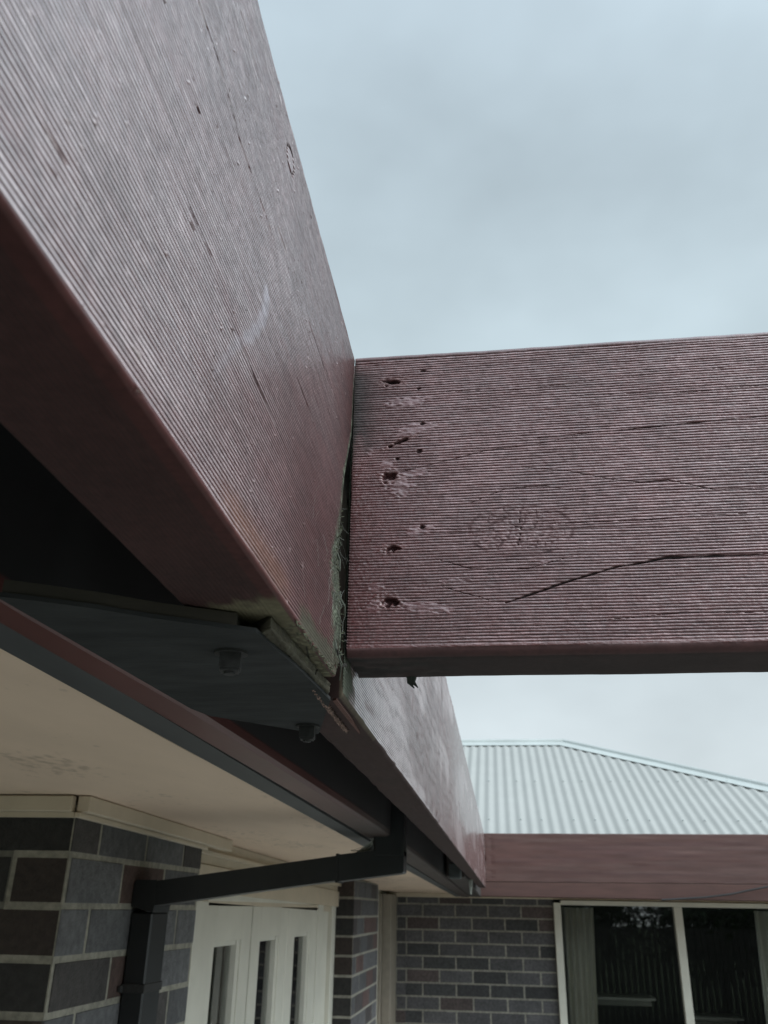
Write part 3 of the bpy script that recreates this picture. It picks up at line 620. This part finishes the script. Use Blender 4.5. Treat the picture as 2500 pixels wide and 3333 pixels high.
# gutter of the near wing (quad profile)
def gw(sx, y, z):
    xl = np.interp(y, [-1.6, .44, .82, 1.55, 5.8], [-.279, -.277, -.269, -.262, -.250]); xr = np.interp(y, [-1.6, .25, .43, .65, 1.6, 5.8], [-.258, -.256, -.251, -.236, -.208, -.195])
    return (xl+(xr-xl)*sx, y, .1480+z+SL*y)
RB = (.085, .028, .024, .45); CB = (.020, .019, .019, .6)  # CB darkens the gutter front, painting in the shade beside the beam
prof = [(0, .004, RB), (.1, 0, RB), (.85, 0, RB), (.97, .003, RB), (1, .010, RB), (1, .0125, CB), (1.02, .060, CB), (1.05, .095, CB), (1.05, .118, CB), (.98, .118, CB), (.95, .062, CB), (.92, .015, CB), (.85, .0045, CB), (.1, .0045, CB), (.05, .118, CB), (0, .118, CB), (0, .006, CB)]
ys = [-1.6, 0, .25, .43, .65, 1.1, 1.6, 3, 5.74]
V = [gw(p[0], y, p[1]) for y in ys for p in prof]; n = len(prof)
F = [(i*n+j, i*n+(j+1) % n, (i+1)*n+(j+1) % n, (i+1)*n+j) for i in range(len(ys)-1) for j in range(n)]
b = MB(); b.add(V, F); b.C = [(p[2] if (p[2] == CB or y < 1.2) else (.040, .026, .021, .7)) for y in ys for p in prof]; b.build('gutter', M_gut, house)['label'] = 'red brown gutter seen from below'
b = MB(); b.prism([(-.245, .262), (-.245, .268), (-.100, .322), (-.100, .3165)], 'y', -1.6, 5.0); b.build('slot_light_blocker', M_fasc, house)  # unseen strip added to keep sky light out of the slot
b = MB(); b.box(-.1935, -.128, 3.3, 5.739, .1500, .2500, c=(.03, .022, .019, .8), sl=SL, b=.003); b.build('corner_dark_filler', M_far, house)  # added dark box that deepens the dark far corner under the eave
# far wing gutter and frieze
b = MB(); b.prism([(5.745, .0770), (5.752, .0720), (5.838, .0720), (5.845, .0770), (5.845, .195), (5.745, .195)], 'x', -.19, 4.3, (.084, .039, .032, .6), f=lambda x, y, z: (x, y, z+.004-.0085*(x+.05)*0))
b.prism([(5.742, .186), (5.7449, .186), (5.7449, .194), (5.742, .194)], 'x', -.19, 4.3, (.084, .039, .032, .6))
b.build('gutter', M_far, house)['label'] = 'dusty red gutter of the far wing below the cross beam'
b = MB(); b.box(-.82, 4.1, 6.285, 6.308, .0735, .1000, b=.002); b.build('frieze', M_trim, house)
b = MB(); b.box(-.23, 4.3, 5.8455, 5.858, .080, .21); b.build('fascia', M_fasc, house)
# trim strips at the wall tops
b = MB(); b.box(-.7055, -.6835, 1.452, 2.307, .1575, .184, sl=SL, b=.0015); b.build('trim', M_trim, house)
b = MB(); b.box(-.7055, -.695, 1.4471, 2.15, .1490, .1570, sl=SL, b=.001); b.box(-1.05, -.7062, 1.4470, 1.4565, .1490, .1570, sl=SL)
b.build('trim', M_trim, house)
b = MB(); b.box(-1.03, -.7095, 1.4400, 1.4560, .1575, .1830, sl=SL, b=.0015); b.box(-3, -1.036, 1.4390, 1.4560, .1550, .1830, sl=SL, b=.0015); b.build('trim', M_trim, house)
b = MB(); b.box(-.752, -.738, 2.137, 4.2045, .1240, .1840, sl=SL, b=.001); b.box(-.752, -.731, 2.137, 4.2045, .0600, .1225, sl=SL, b=.001); b.box(-.752, -.744, 2.137, 4.2045, .038, .0590, sl=SL, b=.001); b.box(-.752, -.722, 2.137, 5.4, .1450, .1550, sl=SL, b=.001)
b.build('door_head', M_trim, house)
# doors: three leaves in a frame on X=-.74
b = MB(); b.box(-.79, -.7385, 2.2370, 2.3300, ZB, .0100, b=.0015); b.box(-.79, -.742, 2.137, 2.2365, ZB, .0100, b=.001); b.box(-.79, -.7405, 3.7900, 3.90, ZB, .0100, b=.0015)
b.box(-.79, -.752, 3.9005, 4.07, ZB, .012); b.box(-.79, -.734, 4.0705, 4.13, ZB, .012, b=.0015); b.box(-.79, -.742, 4.1305, 4.2045, ZB, .012, b=.001)
b.box(-.79, -.7400, 2.3305, 3.7895, .0105, .035, b=.001)
b.build('door_frame', M_door, house)
door_y = [(2.334, 2.7785, 2.4240, 2.6800), (2.7935, 3.2580, 2.8917, 3.1480), (3.2640, 3.7860, 3.3797, 3.6600)]
for (y0, y1, g0, g1_) in door_y:
    d = MB(); x0, x1 = -.782, -.744; zt, zg, zl = -.0005, -.088, -1.78
    d.box(x0, x1, y0, g0, ZB+.01, zt, b=.0015); d.box(x0, x1, g1_, y1, ZB+.01, zt, b=.0015)
    d.box(x0, x1, g0+.0002, g1_-.0002, zg, zt-.0005, b=.001); d.box(x0, x1, g0+.0002, g1_-.0002, ZB+.01, zl, b=.001)
    do = d.build('door', M_door, house)
    q = MB()
    for (ya, yb) in ((g0, g0+.012), (g1_-.030, g1_-.018), (g1_-.016, g1_)): q.box(-.776, -.752+(.004 if ya > g0 else 0), ya+.0004, yb, zl, zg-.0006, b=.001)
    q.box(-.776, -.752, g0+.0125, g1_-.0305, zg-.012, zg-.0006, b=.001); q.build('glazing_bead', M_door, do)
    g = MB(); g.box(-.768, -.765, g0+.001, g1_-.001, zl, zg-.001); g.build('pane', M_glass, do)
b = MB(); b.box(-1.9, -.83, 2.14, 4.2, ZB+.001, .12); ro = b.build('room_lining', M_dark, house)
# window of the far wing
wf = MB(); zb, zt = -1.15, .0420
wf.box(.328, .3735, 6.262, 6.330, zb, zt+.012, b=.002); wf.box(1.0867, 1.1364, 6.268, 6.330, zb, zt-.0005, b=.002); wf.box(1.915, 1.965, 6.262, 6.330, zb, zt+.012, b=.002)
wf.box(.3740, 1.9145, 6.262, 6.330, zt, zt+.0275, b=.002); wf.box(.3740, 1.9145, 6.262, 6.330, zb-.04, zb-.0005, b=.002)
win = wf.build('window', M_door, house)
for (xa, xb) in ((.374, 1.0862), (1.1369, 1.9145)):
    g = MB(); g.box(xa, xb, 6.305, 6.309, zb, zt-.0005); g.build('pane', M_glass, win)
b = MB(); b.box(.328, 1.98, 6.31, 6.42, ZB, zb-.045); b.build('wall', M_mort, house)['label'] = 'wall below the far window'
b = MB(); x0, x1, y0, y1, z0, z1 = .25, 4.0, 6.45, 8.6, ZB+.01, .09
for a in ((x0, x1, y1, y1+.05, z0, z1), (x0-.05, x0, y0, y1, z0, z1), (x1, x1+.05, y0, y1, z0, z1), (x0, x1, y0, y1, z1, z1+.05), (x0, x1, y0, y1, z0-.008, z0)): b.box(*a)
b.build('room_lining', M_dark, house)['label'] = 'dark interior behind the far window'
# downpipe: dropper, sloping run, pipe down the wall
PY0, PY1 = 1.742, 1.800
b = MB()
b.box(-.2400, -.1820, PY0, PY1, .088, .2100, b=.004)
b.prism([(-.2400, .1000), (-.1820, .1000), (-.1820, .0640), (-.1850, .0610), (-.3090, .0445), (-.3090, .0915), (-.2500, .0990)], 'y', PY0+.0005, PY1-.0005)
b.prism([(-.3088, .0900), (-.3088, .0465), (-.6600, -.0025), (-.6600, .0410)], 'y', PY0+.001, PY1-.001)
b.prism([(-.6600, .0425), (-.6600, -.0040), (-.6612, -.0150), (-.7050, -.0050), (-.7050, .0370), (-.7000, .0425)], 'y', PY0, PY1+.030)
b.box(-.7050, -.6620, PY0+.003, PY1+.032, ZB, -.0145, b=.003)
dp = b.build('downpipe', M_pipe, house); dp['label'] = 'black rectangular downpipe crossing to the wall'
b = MB(); b.box(-.3115, -.3065, PY0-.001, PY1+.001, .0425, .0935); b.build('pipe_collar', M_pipe, dp)
b = MB(); b.box(-.7055, -.6600, PY0-.001, PY1+.034, -.150, -.135, b=.001); b.tube([(-.7040, PY0-.012, -.1425), (-.699, PY0-.012, -.1425)], .006, 12); b.build('pipe_strap', M_bolt, dp)
# short black dropper further along the gutter
b = MB(); b.box(-.152, -.118, 2.72, 2.80, .083, .1250, b=.003); b2 = b.build('downpipe', M_dark, house); b2['label'] = 'short black outlet under the gutter near the far corner'
# roofs ---------------------------------------------------------------
RS = math.tan(math.radians(25)); RY0, RZ0 = 5.80, .2
def ridge_y(x): return 8.585 if x < .635 else 8.585-(x-.635)*.813
def corrug(xs, y_lo, y_hi, amp=.0062, pitch=.076, lift=.0):
    V = []; F = []
    for i, x in enumerate(xs):
        z = amp*math.cos(6.28318*x/pitch)
        for y in (y_lo, max(y_hi(x), y_lo)): V.append((x, y, RZ0+RS*(y-5.85)+z+lift))
    for i in range(len(xs)-1): F.append((2*i, 2*i+2, 2*i+3, 2*i+1))
    return V, F
xs = np.arange(-3.3, 4.06, .076/12)
V, F = corrug(xs, RY0, ridge_y); rf = mk('roof', V, F, M_roof, house, smooth=True); rf['label'] = 'pale corrugated steel roof of the far wing'
rf.data.polygons.foreach_set('use_smooth', [True]*len(rf.data.polygons))
b = MB(); hz = RZ0+RS*(8.585-5.85)
b.add([(-3.3, 8.600, hz-.01), (.635, 8.600, hz-.01), (2.5, 11.4, .2), (-3.3, 11.4, .2)], [(0, 1, 2, 3)])
b.add([(.650, 8.590, hz-.012), (4.2, 5.72, .15), (5.0, 8.6, .15), (2.6, 11.4, .15)], [(0, 1, 2), (0, 2, 3)])
b.build('roof', M_roof, house)['label'] = 'rear slopes of the far roof'
# ridge and hip capping as folded strips with a rolled top
def cap(p0, p1, name):
    p0 = Vector(p0); p1 = Vector(p1); d = (p1-p0).normalized(); n = Vector((0, -RS, 1)).normalized(); down = d.cross(n); down = down if down.z < 0 else -down
    if abs(down.z) < 1e-6: down = Vector((0, -1, -RS)).normalized()
    wv = .125; pr = [(wv, .0060), (wv, .0105), (.030, .0135), (.026, .020), (.018, .030), (.004, .034), (-.012, .028), (-.02, .010), (-.06, -.03), (-.06, -.034), (-.02, .004)]
    b = MB(); A = []
    for p in (p0, p1): A += [p+down*a+n*(h+.0005) for a, h in pr]
    k = len(pr); b.add(A, [(i, (i+1) % k, k+(i+1) % k, k+i) for i in range(k)]+[tuple(range(k)), tuple(range(k, 2*k))[::-1]])
    return b.build(name, M_cap, rf)
hzz = lambda y: RZ0+RS*(y-5.85)
cap((-3.3, 8.585, hzz(8.585)), (.650, 8.585, hzz(8.585)), 'ridge_cap')
cap((.635, 8.585, hzz(8.585)), (4.05, ridge_y(4.05), hzz(ridge_y(4.05))), 'hip_cap')
b = MB(); rr = random.Random(3)
for y in (5.98, 6.7, 7.5):
    for k in range(26):
        x = .076*(round((-1+k*.19)/.076)); b.tube([(x, y, hzz(y)+.009), (x, y-.003, hzz(y)+.015)], .006, 8)
o_ = b.build('roof_screws', M_cap, rf)
o_['kind'] = 'stuff'
# near wing roof, rising to the left from the gutter
b = MB()
for i, y in enumerate(np.arange(-1.6, 5.6, .076/4)):
    pass
ys = np.arange(-1.6, 5.7, .076/6); V = []; F = []
for y in ys:
    z = .0085*math.cos(6.28318*y/.076); V += [(-.262, y, .272+z), (-3.4, y, 1.75+z)]
F = [(2*i, 2*i+1, 2*i+3, 2*i+2) for i in range(len(ys)-1)]
mk('roof', V, F, M_roof, house, smooth=True)['label'] = 'roof slope of the near wing above the eave'
# ------------------------------------------------------------------ things seen through or on the house
def curtain(label, x_top0, x_top1, x_bot0, x_bot1, seed):
    rr = random.Random(seed); n = 120; rows = 24; V = []; F = []
    for j in range(rows):
        t = j/(rows-1); z = .028-t*1.2; a = x_top0+(x_bot0-x_top0)*t; c = x_top1+(x_bot1-x_top1)*min(1, t*1.6)
        for i in range(n):
            s = i/(n-1); V.append((a+(c-a)*s, 6.375+.022*math.sin(s*6.283*5.3+seed+.5*math.sin(s*9))+.006*math.sin(s*40+t*3), z))
    F = [(j*n+i, j*n+i+1, (j+1)*n+i+1, (j+1)*n+i) for j in range(rows-1) for i in range(n-1)]
    o = mk('curtain', V, F, M_curt, None, smooth=True); tag(o, label, 'curtain', 'curtains behind the far window'); return o
curtain('pale pleated curtain hanging at the left side of the far window', .385, .590, .385, .560, 2)
curtain('second pale curtain at the right edge, beyond the window mullion', 1.600, 1.905, 1.555, 1.905, 4)
for (x0, x1, z, y, lb) in ((.36, 1.02, -.545, 6.95, 'long pale shelf seen through the left window pane low in the frame'), (1.28, 1.62, -.66, 7.1, 'small pale shelf end seen through the right window pane')):
    b = MB(); b.box(x0, x1, y, y+.25, z, z+.018, b=.003); b.box(x0, x1, y+.235, y+.25, z-.05, z-.0005)
    tag(b.build('shelf', M_door), lb, 'shelf')
b = MB(); pts = [(.93, 5.726, .0745), (1.05, 5.725, .0835), (1.176, 5.725, .0925), (1.327, 5.723, .112), (1.44, 5.722, .136), (1.55, 5.72, .157), (2.2, 5.70, .29)]
b.tube(pts, .0050, 8); tag(b.build('cable', M_pipe), 'thin dark cable slanting up across the far red gutter at the right edge', 'cable')
def g3(rr, k): return (-.112+rr.uniform(-.008, .008), 3.43+rr.uniform(-.01, .01), .1015), (-.112+rr.uniform(-.003, .003), 3.43, .050+rr.uniform(0, .01)), .004
webs('cobweb', 'small white tuft of web hanging under the far end of the receding beam', g3, 26, rad=.0009, seed=8)
def g4(rr, k): return (-.2420, 1.75+rr.uniform(-.01, .04), .123-rr.uniform(0, .02)), (-.2560-rr.uniform(0, .03), 1.76+rr.uniform(-.01, .03), .0985+rr.uniform(-.005, .001)), .005
webs('cobweb', 'ragged web in the inner corner where the black downpipe turns under the gutter', g4, 40, rad=.0006, seed=9)

# ------------------------------------------------------------------ ground and what stands behind the viewer
def sheet(name, x0, x1, y0, y1, z, mat, lb=None):
    o = mk(name, [(x0, y0, z), (x1, y0, z), (x1, y1, z), (x0, y1, z)], [(0, 1, 2, 3)], mat); tag(o, kind='structure'); return o
sheet('ground', -150, 150, -150, 150, ZB-.012, M_lawn); sheet('paving', -3, 6, -4, 6.2, ZB-.004, M_pave)
fe = empty('timber_fence', (2, -7.5, ZB)); tag(fe, 'dark paling fence with a lattice top behind the viewer, seen only mirrored in the window', 'fence')
b = MB()
for k in range(150): x = -6+k*.12; b.box(x, x+.108, -7.52, -7.50, ZB, -.25+.0*k)
b.build('paling', M_fence, fe)
b = MB()
for k in range(130):
    x = -6+k*.14
    for s in (-1, 1): b.prism([(x, -.24), (x+.03, -.24), (x+.03+s*.42, .18), (x+s*.42, .18)], 'y', -7.515+s*.004, -7.509+s*.004)
b.build('lattice', M_fence, fe)
def tree(x, y, h, rad, lb, seed):
    t = empty('garden_tree', (x, y, ZB)); tag(t, lb, 'tree', 'trees behind the viewer'); rr = random.Random(seed)
    b = MB(); b.tube([(x, y, ZB), (x+.1, y, ZB+h*.4), (x, y+.1, ZB+h*.8)], [.12, .09, .03], 8)
    for k in range(7):
        a = rr.uniform(0, 6.28); z = ZB+h*rr.uniform(.3, .7); b.tube([(x, y, z), (x+math.cos(a)*rad*.6, y+math.sin(a)*rad*.6, z+h*.2)], [.05, .015], 6)
    b.build('trunk', M_bark, t); V = []; F = []
    for k in range(5200):
        d = Vector((rr.gauss(0, 1), rr.gauss(0, 1), rr.gauss(0, 1))).normalized()*rad*rr.uniform(.45, 1)*(1+.25*math.sin(k*.37))
        p = Vector((x, y, ZB+h*.62))+Vector((d.x, d.y, d.z*h*.38/rad)); s = rr.uniform(.05, .11)
        a = Vector((rr.gauss(0, 1), rr.gauss(0, 1), rr.gauss(0, 1))).normalized()*s; c = a.orthogonal().normalized()*s*.55; n = len(V)
        V += [p-a, p+c, p+a, p-c]; F.append((n, n+1, n+2, n+3))
    mk('crown', V, F, M_leaf, t)
for i, (x, y, h, rd, lb) in enumerate([(-1.5, -9.2, 3.4, 1.5, 'bushy tree left of the others behind the lattice fence'), (1.6, -9.5, 3.7, 1.6, 'tallest bushy tree, middle of those behind the lattice fence'), (4.6, -9.0, 3.2, 1.5, 'lower bushy tree at the right behind the lattice fence'), (7.6, -9.4, 3.5, 1.6, 'bushy tree furthest right behind the lattice fence')]):
    tree(x, y, h, rd, lb, i+30)
